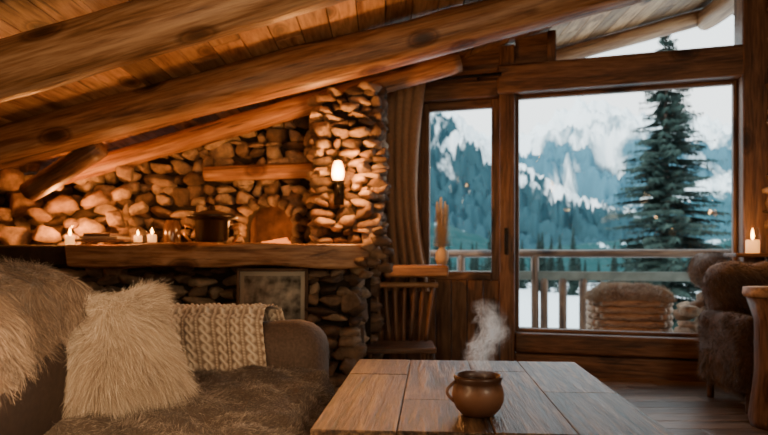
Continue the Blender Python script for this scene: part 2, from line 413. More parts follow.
mb.prism([(-3.6,.88),(xl,.88),(xl,CZ(xl)-.02),(-3.6,CZ(-3.6)-.02)],5.03,5.25)
mb.prism([(xr,.88),(-.1,.88),(-.1,CZ(-.1)-.02),(xr,CZ(xr)-.02)],5.03,5.25)
arc=[(OC[0]+AR*math.cos(math.pi*i/12),1.2+AR*math.sin(math.pi*i/12)) for i in range(13)]
for i in range(12):
    a,b_=arc[i],arc[i+1]; mb.prism([b_,a,(a[0],CZ(a[0])-.02),(b_[0],CZ(b_[0])-.02)],5.03,5.25)
mb.prism([(-.47,1.05),(-.09,1.05),(-.09,2.26),(-.47,2.17)],4.56,5.05)
mb.obj('mortar',mortar_m,fp,smooth=False)
brick_m=plain('oven_firebrick',(.2,.11,.06),.9,nscale=12,var=.5,bump=.5)
box('oven_back',(xl-.05,5.5,.9),(xr+.05,5.55,1.6),brick_m,fp,bevel=0)
mb=MB(); mb.box((xl-.05,5.2,.88),(xl,5.5,1.5)); mb.box((xr,5.2,.88),(xr+.05,5.5,1.5)); mb.box((xl-.05,5.2,1.45),(xr+.05,5.5,1.5)); mb.box((xl-.05,5.2,.98),(xr+.05,5.5,1.04)); mb.obj('oven_sides',brick_m,fp,smooth=False)
log('lintel_log',(X(205,4.85),4.85,Z(174,4.85)),(X(318,4.85),4.85,Z(170,4.85)),.062,parent=fp)
box('hearth_ledge',(-2.4,3.95,0),(-.6,4.33,.49),darkw('X'),fp,bevel=.015)
fr=empty('oven_embers',(OC[0]+.03,5.14,1.045))
mb=MB(); mb.tube([(-.12,0,.025),(.12,.03,.03)],.022,10); mb.tube([(-.1,.06,.03),(.1,-.03,.06)],.02,10)
for i in range(14): mb.stone((random.uniform(-.13,.13),random.uniform(-.04,.06),.015),(.018,.018,.013),.5,nu=8,nv=6)
mb.obj('embers_logs',plain('charred_log',(.03,.015,.01),.9,nscale=20,emit=(1,.22,.03),es=2.2),fr)
# mantel
ms=empty('mantel_shelf')
def rough(o,amp,cuts=24):
    me=o.data; bm=bmesh.new(); bm.from_mesh(me)
    ed=[e for e in bm.edges if e.calc_length()>.3]; bmesh.ops.subdivide_edges(bm,edges=ed,cuts=cuts,use_grid_fill=True)
    for v in bm.verts:
        v.co+=Vector((0,noise.noise(v.co*3.1)*amp,noise.noise(v.co*2.7+Vector((5,5,0)))*amp*.5))
    bm.to_mesh(me); bm.free()
o=box('shelf_timber',(-2.1,3.95,.89),(-.03,4.5,1.045),logm('X'),ms,bevel=.025); rough(o,.05)
box('shelf_back',(-3.55,4.45,.9),(-.08,5.28,1.04),framem('X'),ms,bevel=.01)
box('stone_ledge',(-3.55,4.15,.9),(-2.1,4.45,1.04),mortar_m,ms,bevel=.02)
mb=MB()
for (u,v,r) in [(368,247,.05),(380,240,.055),(372,262,.055),(384,268,.05),(366,275,.045),(378,254,.055),(388,252,.04),(362,262,.045),(380,231,.045)]:
    mb.stone((X(u,3.9),3.9+random.uniform(-.02,.04),Z(v,3.9)),(r*1.2,r*1.1,r*.7),random.uniform(.1,.6),.75)
mb.obj('corner_stones',stone_m,ms)

bk=empty('book_stack'); c3=[(.2,.12,.08),(.32,.26,.18),(.12,.07,.05)]
for i in range(3):
    w=.34-.05*i
    box('book_%d'%(i+1),(-2.09+.03*i,4.05,1.06+i*.02),(-2.09+w,4.28,1.078+i*.02),plain('book_cover_%d'%i,c3[i],.7),bk,bevel=.003)
def candle(name,x,y,z,r=.035,h=.09,fl=True):
    e=empty(name,(x,y,z))
    mb=MB(); mb.lathe([(0,0),(r*.8,0),(r*.8,h*.45),(r*.7,h*.5),(0,h*.5)],n=24); mb.obj('wax',wax_m,e)
    mb=MB(); mb.lathe([(r,0),(r*1.08,h*.5),(r,h*1.1),(r*.95,h*1.1),(r*1.0,h*.5),(r*.93,.002)],n=24); mb.obj('glass_cup',glass_m,e)
    mb=MB(); mb.lathe([(0,h*.5),(r*.14,h*.56),(r*.2,h*.66),(r*.12,h*.8),(0,h*.95)],n=12); mb.obj('flame',flame_m,e)
    return e
candle('votive_candle',X(138,4.2),4.2,1.062); candle('votive_candle.001',X(152,4.25),4.25,1.062,.038,.11)
candle('votive_candle.002',X(70,4.3),4.3,1.045,.04,.13)
pt=empty('cooking_pot',(X(212,4.3),4.3,1.062))
mb=MB(); mb.lathe([(0,0),(.1,0),(.115,.02),(.12,.15),(.13,.16),(.175,.175),(.18,.185),(.15,.195),(.08,.22),(.02,.235),(.025,.25),(.015,.26),(0,.262)],n=36)
mb.obj('vessel',plain('dark_steel',(.05,.045,.04),.3,metal=.9),pt)
mb=MB(); mb.tube([(-.12,0,.1),(-.19,0,.12),(-.2,0,.06),(-.15,0,.0)],.01); mb.tube([(.12,0,.1),(.19,0,.12),(.2,0,.06),(.15,0,.0)],.01); mb.obj('handles',plain('brass',(.5,.28,.09),.35,metal=1),pt)
jr=empty('storage_jar',(X(172,4.6),4.6,1.048)); mb=MB(); mb.lathe([(0,0),(.06,0),(.065,.02),(.065,.14),(.05,.17),(.05,.19),(.0,.195)],n=28); mb.obj('body',plain('brown_glass',(.12,.06,.03),.15,coat=.5),jr)
pf=empty('framed_picture',(X(271,3.98),4.03,.43)); pf.rotation_euler=(-.06,0,0)
W2,H2=.24,.195
for nm,lo,hi,a in [('frame_l',(-W2,-.015,-H2),(-W2+.02,.015,H2),'Z'),('frame_r',(W2-.02,-.015,-H2),(W2,.015,H2),'Z'),('frame_t',(-W2,-.015,H2-.02),(W2,.015,H2),'X'),('frame_b',(-W2,-.015,-H2),(W2,.015,-H2+.02),'X')]:
    box(nm,lo,hi,darkw(a),pf,bevel=.004)
box('mat_board',(-W2+.02,.0,-H2+.02),(W2-.02,.01,H2-.02),plain('mat_board',(.6,.54,.44),.8),pf,bevel=0)
box('painting',(-W2+.05,-.004,-H2+.05),(W2-.05,.001,H2-.05),plain('painting_paint',(.32,.3,.25),.7,nscale=14,var=.9),pf,bevel=0)
pf.location.z=.49+H2

# sconce
sc=empty('wall_sconce',(X(338,4.34),4.34,Z(176,4.34)))
mb=MB(); mb.lathe([(.02,-.04),(.034,-.03),(.044,.0),(.046,.03),(.038,.07),(.026,.1),(.022,.11)],n=24); mb.obj('glass_shade',plain('amber_glass',(1,.6,.25),.4,emit=(1,.38,.08),es=16),sc)
mb=MB(); mb.lathe([(0,.145),(.012,.13),(.03,.112),(.03,.106),(0,.106)],n=20); mb.tube([(0,.12,-.1),(0,.05,-.12),(0,.0,-.09),(0,0,-.04)],.009); mb.lathe([(0,-.055),(.045,-.048),(.052,-.034),(0,-.03)],n=20); mb.box((-.035,.09,-.2),(.035,.12,-.0)); mb.obj('iron_bracket',iron_m,sc)

sh=empty('wall_shelf')
box('plank',(X(384,4.75),4.6,.8),(X(447,4.75),5.0,.895),logm('X'),sh,bevel=.02); 
box('bracket',(.2,4.75,.52),(.26,5.1,.8),darkw('Z'),sh)
box('bracket_back',(.17,5.02,.45),(.29,5.2,.85),darkw('Z'),sh)
pv=empty('pampas_vase',(X(442,4.8),4.8,.897))
mb=MB(); mb.lathe([(0,0),(.04,0),(.055,.05),(.05,.1),(.025,.13),(.028,.15),(.02,.15),(.0,.05)],n=24); mb.obj('vase',plain('ivory_ceramic',(.55,.42,.28),.5),pv)
mb=MB()
for st_ in range(7):
    a0=st_*.9; dx,dy=math.cos(a0),math.sin(a0)
    mb.tube([(dx*.012,dy*.012,.1),(dx*.03,dy*.03,.3),(dx*.045,dy*.03,.48+.03*(st_%3))],.003,6,.4)
for i in range(9000):
    a=random.uniform(0,6.28); t=random.random(); st_=random.randint(0,6); dx,dy=math.cos(st_*.9),math.sin(st_*.9)
    k=.015+.03*t; p=Vector((dx*k,dy*k*.7,.14+(.33+.03*(st_%3))*t)); d=Vector((math.cos(a)*.08*(1.1-t),math.sin(a)*.06*(1.1-t),.01)); w=Vector((-math.sin(a),math.cos(a),0))*.003
    mb.add([p-w,p+w,p+d],[(0,1,2)],random.random())
mb.obj('plumes',tone_mat('pampas',[(0,(.65,.52,.35)),(1,(.92,.84,.68))]),pv)
rk=empty('slatted_chair')
cx,cy=X(400,4.6),4.55
for i in range(8):
    t=i/7; x=cx-.2+.4*t
    log('slat_%d'%(i+1),(x,cy+.1,.3),(x*1.0+(t-.5)*.12,cy+.14,.74),.018,framem('X'),rk,n=10)
log('top_rail',(cx-.3,cy+.14,.74),(cx+.3,cy+.14,.74),.022,logm('X'),rk,n=12)
box('seat',(cx-.25,cy-.3,.27),(cx+.25,cy+.12,.31),framem('X'),rk)
for i,(a,b_) in enumerate([(-.22,-.26),(.22,-.26),(-.22,.09),(.22,.09)]): log('leg_%d'%(i+1),(cx+a,cy+b_,0),(cx+a,cy+b_,.28),.02,darkw('X'),rk,n=10)

# ---------------------------------------------------------------- sofa
sf=empty('sofa')
leather=plain('brown_sofa_fabric',(.03,.016,.01),.8,nscale=60,var=.2,bump=.15)
armm=plain('taupe_sofa_fabric',(.1,.062,.043),.75,nscale=90,var=.3,bump=.4,sheen=.1)
softbox('base',(-1.22,.95,.1),(-.34,2.82,.32),leather,sf,r=.04)
softbox('seat_cushion_1',(-1.03,1.0,.28),(-.3,1.78,.44),leather,sf,r=.06,puff=.02)
softbox('seat_cushion_2',(-1.03,1.79,.28),(-.3,2.57,.44),leather,sf,r=.06,puff=.02)
softbox('backrest',(-1.28,.95,.12),(-1.02,2.82,.74),leather,sf,r=.1)
softbox('back_cushion_1',(-1.1,1.02,.42),(-.9,1.9,.9),leather,sf,r=.08,puff=.03,rot=(0,-.12,0))
softbox('back_cushion_2',(-1.1,1.92,.42),(-.9,2.55,.76),leather,sf,r=.08,puff=.03,rot=(0,-.12,0))
softbox('arm_far',(-1.25,2.57,.1),(-.25,2.85,.665),armm,sf,r=.125,amp=.014)
softbox('arm_near',(-1.25,.68,.1),(-.27,.95,.62),armm,sf,r=.11)
for i,(a,b_) in enumerate([(-1.18,.78),(-.36,.78),(-1.18,2.75),(-.36,2.75)]):
    mb=MB(); mb.lathe([(0,0),(.022,0),(.03,.12),(0,.12)],(a,b_,0),16); mb.obj('leg_%d'%(i+1),darkw('Z'),sf)

def fur(name,src,count,ln,wd,comb,mat,parent,k=4,spread=.35,nrm=.6,grav=.25,lf=6.0,lfa=.6,tonebase=.5,flip=1,tvar=.25):
    me=src.data; me.calc_loop_triangles()
    nv=len(me.vertices); co=np.empty(nv*3); me.vertices.foreach_get('co',co); co=co.reshape(-1,3)
    no=np.empty(nv*3); me.vertices.foreach_get('normal',no); no=no.reshape(-1,3)*flip
    M=np.array(src.matrix_basis); co=co@M[:3,:3].T+M[:3,3]; no=no@M[:3,:3].T
    tr=np.empty(len(me.loop_triangles)*3,dtype=np.int32); me.loop_triangles.foreach_get('vertices',tr); tr=tr.reshape(-1,3)
    a,b,c=co[tr[:,0]],co[tr[:,1]],co[tr[:,2]]
    ar=np.linalg.norm(np.cross(b-a,c-a),axis=1); idx=np.random.choice(len(tr),count,p=ar/ar.sum())
    r1=np.sqrt(np.random.rand(count,1)); r2=np.random.rand(count,1); w0,w1,w2=1-r1,r1*(1-r2),r1*r2
    P=a[idx]*w0+b[idx]*w1+c[idx]*w2; Nn=no[tr[idx,0]]*w0+no[tr[idx,1]]*w1+no[tr[idx,2]]*w2
    Nn/=np.linalg.norm(Nn,axis=1,keepdims=True)+1e-9
    def lfn(p,f,s): return np.stack([np.sin(p[:,0]*f+s+2*np.sin(p[:,1]*f*.7+s)),np.sin(p[:,1]*f*1.1+s*2+2*np.sin(p[:,2]*f*.8)),np.sin(p[:,2]*f+s*3+2*np.sin(p[:,0]*f*.9+s))],1)
    D=Nn*nrm+np.array(comb)*.6+lfn(P,lf,1.3)*lfa*.5+lfn(P,lf*4,2.1)*lfa*.35+np.random.randn(count,3)*spread*.5
    D-= Nn*np.minimum(0,(D*Nn).sum(1,keepdims=True)-.15)
    D/=np.linalg.norm(D,axis=1,keepdims=True)
    Ls=ln*(.6+.6*np.random.rand(count,1)); side=np.cross(D,np.random.randn(count,3)); side/=np.linalg.norm(side,axis=1,keepdims=True)+1e-9
    bend=np.random.randn(count,3)*.15+lfn(P,lf*3,.7)*.2
    V=np.empty((count,2*(k+1),3)); T=np.empty((count,2*(k+1)))
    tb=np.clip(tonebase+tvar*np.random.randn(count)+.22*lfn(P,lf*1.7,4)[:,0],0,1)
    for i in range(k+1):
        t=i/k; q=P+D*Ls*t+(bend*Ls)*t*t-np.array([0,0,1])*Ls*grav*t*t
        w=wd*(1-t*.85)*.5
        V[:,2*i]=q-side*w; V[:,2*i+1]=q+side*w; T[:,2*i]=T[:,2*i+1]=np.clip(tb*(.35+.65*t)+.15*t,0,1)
    base=(np.arange(count)*2*(k+1))[:,None,None]
    q=np.array([[2*i,2*i+1,2*i+3,2*i+2] for i in range(k)])[None]+base
    m=bpy.data.meshes.new(name); nvt=count*2*(k+1); nf=count*k
    m.vertices.add(nvt); m.vertices.foreach_set('co',V.reshape(-1)); m.loops.add(nf*4); m.loops.foreach_set('vertex_index',q.reshape(-1).astype(np.int32))
    m.polygons.add(nf); m.polygons.foreach_set('loop_start',np.arange(0,nf*4,4,dtype=np.int32)); m.polygons.foreach_set('loop_total',np.full(nf,4,dtype=np.int32))
    m.update(calc_edges=True); at=m.attributes.new('tone','FLOAT','POINT'); at.data.foreach_set('value',T.reshape(-1).astype(np.float32))
    m.materials.append(mat); o=bpy.data.objects.new(name,m); link(o,parent); return o
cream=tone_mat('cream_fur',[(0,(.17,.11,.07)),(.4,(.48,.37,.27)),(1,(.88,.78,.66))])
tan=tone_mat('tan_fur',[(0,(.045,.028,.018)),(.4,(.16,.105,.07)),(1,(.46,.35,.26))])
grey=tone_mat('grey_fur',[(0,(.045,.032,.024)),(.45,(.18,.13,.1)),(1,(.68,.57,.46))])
pe=empty('fur_pillow')
def pillow(nm,c,hw,hh,T,nrm,roll,mat,parent):
    n=26; V=[];idx={};fs=[]
    def vid(i,j,s):
        key=(i,j,0 if i in(0,n) or j in(0,n) else s)
        if key not in idx:
            u=2*i/n-1;v=2*j/n-1; z=T*(max(0,(1-u*u)*(1-v*v)))**.42*s
            idx[key]=len(V); V.append((u*hw*(1-.1*(1-v*v)),v*hh*(1-.1*(1-u*u)),z))
        return idx[key]
    for i in range(n):
        for j in range(n):
            fs.append((vid(i,j,1),vid(i+1,j,1),vid(i+1,j+1,1),vid(i,j+1,1)))
            fs.append((vid(i,j+1,-1),vid(i+1,j+1,-1),vid(i+1,j,-1),vid(i,j,-1)))
    me=bpy.data.meshes.new(nm); me.from_pydata(V,[],fs); me.update(); me.polygons.foreach_set('use_smooth',[True]*len(me.polygons)); me.materials.append(mat)
    o=bpy.data.objects.new(nm,me); link(o,parent)
    q=Vector(nrm).to_track_quat('Z','Y'); o.matrix_basis=Matrix.Translation(c)@q.to_matrix().to_4x4()@Matrix.Rotation(roll,4,'Z'); return o
po=pillow('cushion',(X(114,1.8),1.8,Z(345,1.8)),.17,.165,.095,(.5,-.72,.42),.12,plain('cream_cloth',(.4,.3,.21),.9),pe)
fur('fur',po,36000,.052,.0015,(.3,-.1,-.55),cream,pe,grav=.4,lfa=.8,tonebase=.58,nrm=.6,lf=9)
def interp(pts,t):
    L=[0]
    for i in range(1,len(pts)): L.append(L[-1]+math.dist(pts[i],pts[i-1]))
    s_=t*L[-1]
    for i in range(1,len(pts)):
        if s_<=L[i] or i==len(pts)-1:
            k=(s_-L[i-1])/(L[i]-L[i-1]); return [pts[i-1][j]*(1-k)+pts[i][j]*k for j in range(len(pts[0]))]
te=empty('fur_throw'); mb=MB()
prof=[(-1.32,.55),(-1.31,.75),(-1.27,.88),(-1.16,.935),(-1.03,.925),(-.93,.87),(-.87,.78),(-.84,.66),(-.825,.56)]
def tf(a,b):
    y=.98+a*(1.05); ee=1-.3*a
    x,z=interp(prof,b*ee); w=noise.noise(Vector((y*5,b*4,1)))*.035+noise.noise(Vector((y*12,b*3,5)))*.012
    z-=.08*max(0,a-.72)/.28*(1 if b>.2 else .5)
    return (x+w+.012,y+.03*noise.noise(Vector((b*5,3,0))),z+w)
mb.grid(tf,50,50); to=mb.obj('hide',plain('tan_hide',(.13,.085,.055),.9),te)
fl=1 if sum((p.normal.z+p.normal.x)*p.area for p in to.data.polygons)>0 else -1
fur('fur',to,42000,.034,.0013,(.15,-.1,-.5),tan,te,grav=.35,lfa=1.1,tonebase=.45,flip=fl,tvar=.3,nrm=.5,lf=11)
be=empty('fur_blanket'); mb=MB()
prof2=[(-.98,.505),(-.85,.49),(-.6,.485),(-.38,.48),(-.27,.465),(-.215,.41),(-.205,.24)]
def bf(a,b):
    y=1.02+a*1.5; x,z=interp(prof2,b); w=abs(noise.noise(Vector((y*3.5,x*4,2))))*.06+noise.noise(Vector((y*9,x*9,2)))*.014
    if b>.85: return (x+w*.5,y,z)
    return (x+.03*noise.noise(Vector((y*4,0,7))),y,z+w*(1 if b<.8 else .5)-.01)
mb.grid(bf,60,50); bo=mb.obj('hide',plain('grey_hide',(.1,.07,.05),.9),be)
fl=1 if sum((p.normal.z+p.normal.x)*p.area for p in bo.data.polygons)>0 else -1
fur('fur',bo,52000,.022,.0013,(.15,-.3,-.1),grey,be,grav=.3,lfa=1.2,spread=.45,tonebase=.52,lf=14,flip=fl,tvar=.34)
ke=empty('knitted_throw'); mb=MB()
prof3=[(2.9,.45),(2.885,.6),(2.84,.69),(2.75,.715),(2.66,.715),(2.58,.68),(2.55,.59),(2.535,.49),(2.53,.43)]
tones=[]
def kf(a,b):
    x=-1.02+a*.52+.01*math.sin(b*9)
    y,z=interp(prof3,b); L=b*.75
    n=Vector((0,-.6,.8)) if b<.6 else Vector((0,-.95,.3))
    cw=.062; c=((a*.52)/cw)%1*2-1; ph=L*2*math.pi/.075
    o1=.42*math.sin(ph); h1=.7+.3*math.cos(ph); h2=.7-.3*math.cos(ph)
    bmp=max(h1*math.exp(-((c-o1)/.28)**2),h2*math.exp(-((c+o1)/.28)**2))
    bmp=max(bmp,.55*math.exp(-((abs(c)-.95)/.12)**2)*(.7+.3*math.sin(L*2*math.pi/.012)))
    bmp+=.08*math.sin(L*900+c*8)
    tones.append(min(1,max(0,bmp)))
    fold=.04*noise.noise(Vector((x*6,L*3,0)))+.014*math.sin(x*34+L*5)
    return Vector((x,y,z))+n*(.018+.02*bmp)+Vector((.02*math.sin(L*9),-1*fold,.3*fold))
vs=[kf(i/170,j/230) for i in range(171) for j in range(231)]
fs=[(i*231+j,(i+1)*231+j,(i+1)*231+j+1,i*231+j+1) for i in range(170) for j in range(230)]
mb.add(vs,fs,tones); ko=mb.obj('knit',tone_mat('cream_wool',[(0,(.24,.165,.11)),(.5,(.68,.55,.42)),(1,(.9,.79,.64))],.95,.5),ke)

# ---------------------------------------------------------------- coffee table
ct=empty('coffee_table',(.295,1.955,0),-.077)
mb=MB(); wds=[.215,.235,.2,.23]; x=-.44
for i,w in enumerate(wds):
    cuts=[-.515,[.2,-.18,.28,-.05][i],.515]
    for j in range(len(cuts)-1): mb.box((x+.0008,cuts[j]+.0008,.475),(x+w-.0008,cuts[j+1]-.0008,.53+random.uniform(-.002,0)),random.uniform(.25,.8))
    x+=w
mb.obj('top_planks',table_m,ct,smooth=False,bevel=.0035,seg=3)
box('under_board',(-.42,-.49,.44),(.42,.49,.4745),darkw('Y'),ct)
box('apron_near',(-.37,-.46,.36),(.37,-.42,.44),darkw('X'),ct); box('apron_far',(-.37,.42,.36),(.37,.46,.44),darkw('X'),ct)
box('apron_left',(-.39,-.42,.36),(-.35,.42,.44),darkw('Y'),ct); box('apron_right',(.35,-.42,.36),(.39,.42,.44),darkw('Y'),ct)
for i,(a,b_) in enumerate([(-.36,-.44),(.36,-.44),(-.36,.44),(.36,.44)]): box('leg_%d'%(i+1),(a-.045,b_-.045,0),(a+.045,b_+.045,.44),darkw('Z'),ct,bevel=.01)
mg=empty('clay_mug',(X(478,1.61),1.61,.5305))
mb=MB(); mb.lathe([(0,.0),(.04,0),(.046,.004),(.06,.02),(.068,.04),(.0695,.056),(.066,.074),(.061,.084),(.062,.09),(.065,.1),(.063,.107),(.058,.105),(.054,.092),(.056,.075),(.06,.05),(.04,.015),(0,.012)],n=64)
clay,nt,b=newmat('glazed_clay'); tc=N(nt,'ShaderNodeTexCoord'); sx=N(nt,'ShaderNodeSeparateXYZ'); nt.links.new(tc.outputs['Object'],sx.inputs[0])
nn=N(nt,'ShaderNodeTexNoise'); nn.inputs['Scale'].default_value=60; nt.links.new(tc.outputs['Object'],nn.inputs['Vector'])
ma=N(nt,'ShaderNodeMath',operation='MULTIPLY_ADD'); ma.inputs[1].default_value=.02; nt.links.new(nn.outputs['Fac'],ma.inputs[0]); nt.links.new(sx.outputs['Z'],ma.inputs[2])
rr=ramp(nt,[(.0,(.08,.034,.019)),(.045,(.17,.076,.042)),(.075,(.23,.11,.062)),(.1,(.06,.026,.015))]); nt.links.new(ma.outputs[0],rr.inputs[0]); nt.links.new(rr.outputs[0],b.inputs['Base Color']); b.inputs['Roughness'].default_value=.42; b.inputs['Coat Weight'].default_value=.15
mb.obj('body',clay,mg)
mb=MB(); mb.lathe([(0,.09),(.054,.09)],n=32); mb.obj('coffee',plain('coffee',(.03,.012,.006),.08),mg)
mb=MB(); pts=[(-.06-.024*math.sin(math.pi*t/12),-.01,.092-.058*t/12) for t in range(13)]; mb.tube(pts,.004,12); mb.obj('handle',clay,mg)
# steam: curling wisp volume
st=empty('steam'); 
bm=bmesh.new(); bmesh.ops.create_icosphere(bm,subdivisions=3,radius=1); me=bpy.data.meshes.new('vapour'); bm.to_mesh(me); bm.free()
so=bpy.data.objects.new('vapour',me); so.location=(X(485,1.61),1.61,.53+.107+.1); so.scale=(.085,.05,.112); link(so,st)
m=bpy.data.materials.new('steam_volume'); m.use_nodes=True; nt=m.node_tree; nt.nodes.clear(); L=nt.links
out=N(nt,'ShaderNodeOutputMaterial'); pv_=N(nt,'ShaderNodeVolumePrincipled'); L.new(pv_.outputs[0],out.inputs['Volume'])
pv_.inputs['Color'].default_value=(1,1,1,1); pv_.inputs['Anisotropy'].default_value=.45
tc=N(nt,'ShaderNodeTexCoord'); sx=N(nt,'ShaderNodeSeparateXYZ'); L.new(tc.outputs['Object'],sx.inputs[0])
def M2(op,a,b=None,c=None):
    n=N(nt,'ShaderNodeMath',operation=op)
    for i,v in enumerate((a,b,c)):
        if v is None: continue
        if isinstance(v,(int,float)): n.inputs[i].default_value=v
        else: L.new(v,n.inputs[i])
    return n.outputs[0]
sway=M2('MULTIPLY',M2('SINE',M2('MULTIPLY_ADD',sx.outputs['Z'],3.4,.6)),.3)
nz=N(nt,'ShaderNodeTexNoise'); nz.inputs['Scale'].default_value=1.7; nz.inputs['Detail'].default_value=4; nz.inputs['Distortion'].default_value=1.8; L.new(tc.outputs['Object'],nz.inputs['Vector'])
wob=M2('MULTIPLY',M2('SUBTRACT',nz.outputs['Fac'],.5),1.8)
xc=M2('SUBTRACT',M2('ADD',sx.outputs['X'],wob),sway)
def strand(off,wd):
    d=M2('ABSOLUTE',M2('SUBTRACT',xc,off)); t=M2('SUBTRACT',1.0,M2('DIVIDE',d,wd)); return M2('POWER',M2('MAXIMUM',t,0.0),1.5)
s1=strand(0.0,.13); s2=M2('MULTIPLY',strand(.3,.09),.8); s3=M2('MULTIPLY',strand(-.3,.1),.8); soft=M2('MULTIPLY',strand(0,.6),.10)
tot=M2('ADD',M2('ADD',s1,s2),M2('ADD',s3,soft))
le=N(nt,'ShaderNodeVectorMath',operation='LENGTH'); L.new(tc.outputs['Object'],le.inputs[0])
r3=ramp(nt,[(.5,(1,1,1)),(.97,(0,0,0))]); L.new(le.outputs['Value'],r3.inputs[0])
n5=N(nt,'ShaderNodeTexNoise'); n5.inputs['Scale'].default_value=2.6; n5.inputs['Detail'].default_value=5; L.new(tc.outputs['Object'],n5.inputs['Vector'])
r5=ramp(nt,[(.34,(.05,.05,.05)),(.6,(1,1,1))]); L.new(n5.outputs['Fac'],r5.inputs[0])
den=M2('MULTIPLY',M2('MULTIPLY',M2('MULTIPLY',tot,r3.outputs[0]),r5.outputs[0]),85.0)
L.new(den,pv_.inputs['Density']); pv_.inputs['Emission Color'].default_value=(1,.94,.88,1); L.new(M2('MULTIPLY',den,.24),pv_.inputs['Emission Strength'])  # faint emission with density stands in for light scattered by the steam
me.materials.append(m)

# ---------------------------------------------------------------- right side
ac=empty('armchair')
plush=plain('brown_plush',(.09,.052,.034),.9,nscale=50,var=.3,bump=.3,sheen=.3)
softbox('seat',(2.2,3.55,.2),(2.64,4.1,.42),plush,ac,r=.1,puff=.02)
softbox('backrest',(2.2,3.98,.15),(2.7,4.2,.92),plush,ac,r=.12,amp=.02)
softbox('arm_left',(2.16,3.6,.12),(2.3,4.16,.6),plush,ac,r=.07)
softbox('arm_right',(2.58,3.6,.12),(2.72,4.16,.6),plush,ac,r=.07)
for i,(a,b_) in enumerate([(2.23,3.66),(2.64,3.66),(2.23,4.1),(2.64,4.1)]): log('leg_%d'%(i+1),(a,b_,0),(a,b_,.16),.022,darkw('X'),ac,n=10)
dkf=tone_mat('brown_fur',[(0,(.03,.018,.012)),(.5,(.12,.075,.048)),(1,(.34,.235,.16))])
for o_ in [c for c in ac.children if c.name.startswith(('backrest','arm_left'))]:
    o_.matrix_basis=Matrix.Translation(o_.location); fur('fur_'+o_.name.split('.')[0],o_,9000,.035,.003,(0,-.2,-.7),dkf,ac,k=2,grav=.4,lfa=.8,nrm=.4)
ss=empty('stump_side_table',(2.2,3.38,0))
mb=MB(); mb.lathe([(0,0),(.12,0),(.13,.05),(.1,.3),(.1,.6),(.14,.73),(0,.73)],n=24); mb.obj('stump',framem('Z'),ss)
mb=MB(); mb.lathe([(0,.73),(.15,.73),(.16,.75),(.155,.785),(0,.79)],n=30); mb.obj('slab_top',wood('pale_slab',(.2,.1,.05),(.42,.25,.13),(.6,.4,.22),axis='X'),ss)
ws=empty('candle_bracket'); box('shelf',(2.5,4.26,.955),(2.84,4.42,.985),framem('X'),ws); box('brace',(2.76,4.32,.8),(2.82,4.36,.956),framem('Z'),ws)
candle('pillar_candle',2.66,4.33,.986,.055,.19)

# ---------------------------------------------------------------- outside deck
dk=empty('balcony_deck',WP,RZ)
mb=MB(); 
for i in range(16): mb.box((-3,.17+i*.14,-.06),(4,.17+i*.14+.135,-.01),random.random())
mb.obj('boards',plain('snowy_deck_board',(.5,.5,.5),.8,nscale=3,var=.5),dk,smooth=False)
rl=empty('balcony_railing',WP,RZ); RD=1.95
log('top_rail',(-2.5,RD,1.0),(3.2,RD,1.0),.045,framem('X'),rl)
box('mid_rail',(-2.5,RD-.03,.7),(3.2,RD+.03,.8),plain('weathered_board',(.16,.17,.14),.8,nscale=8),rl)
box('low_rail',(-2.5,RD-.03,.08),(3.2,RD+.03,.16),framem('X'),rl)
for i,s in enumerate([-1.6,-.75,-.35,.1,.2,.4,.62,2.15,2.9]): log('post_%d'%(i+1),(s,RD,-.008),(s,RD,1.0 if i in(0,1,3,7) else .72),.045,framem('X'),rl,n=14)
def LW(s,d,z): 
    return Vector(WP)+Vector((.961*s+.275*d,-.275*s+.961*d,z))
lb=empty('wicker_log_basket',LW(.98,.95,-.008),RZ)
mb=MB()
for r_ in range(9):
    z=.05+r_*.062
    pts=[]
    n=60
    for k in range(n+1):
        a=2*math.pi*k/n; sx_=math.copysign(abs(math.cos(a))**.45,math.cos(a))*.33; sy=math.copysign(abs(math.sin(a))**.45,math.sin(a))*.22
        w=1+.035*math.sin(k*math.pi*.5+(r_%2)*math.pi); pts.append((sx_*w,sy*w,z))
    mb.tube(pts,.036,8,cap=False)
mb.obj('weave',wood('wicker',(.1,.05,.025),(.3,.17,.095),(.48,.3,.18),axis='X',scale=3),lb)
mb=MB()
for i in range(9): 
    x=-.28+.07*i; mb.tube([(x,-.2,.6+random.uniform(-.02,.03)),(x,.2,.6+random.uniform(-.02,.03))],.038,12)
mb.obj('firewood',logm('Y'),lb)
def hf(a,b):
    u=2*a-1;v=2*b-1; return (u*.37,v*.25,.62+.07*((1-u**4)*(1-v**4))+.02*noise.noise(Vector((u*3,v*3,0)))-.05*max(abs(u),abs(v))**8)
mb=MB(); mb.grid(hf,20,16); ho=mb.obj('hide_cover',plain('basket_hide',(.3,.2,.13),.9),lb)
fl=1 if sum(p.normal.z for p in ho.data.polygons)>0 else -1
fur('cover_fur',ho,6000,.05,.005,(0,-.4,0),tone_mat('basket_fur',[(0,(.16,.09,.055)),(1,(.6,.45,.32))]),lb,k=2,flip=fl)
box('base',(-.3,-.18,0),(.3,.18,.1),darkw('X'),lb)
mb=MB()
for i in range(64):
    lv=(i/64)**.8
    p=LW(1.53+random.uniform(-.19,.28)*(1-lv*.25),.55+random.uniform(-.16,.14),.06+lv*.55); r=random.uniform(.055,.095)
    mb.stone(p,(r*1.2,r,r*.75),random.uniform(.2,1),.8)
mb.obj('rock_pile',stone_m)
oc=empty('fur_covered_cushion',LW(1.64,.5,.72),RZ)
o_=softbox('cushion',(-.22,-.18,.0),(.22,.18,.26),plush,oc,r=.12,amp=.02); o_.matrix_basis=Matrix.Translation(o_.location)
fur('fur',o_,9000,.03,.003,(0,-.2,-.6),dkf,oc,k=2,grav=.4,lfa=.8,nrm=.4)

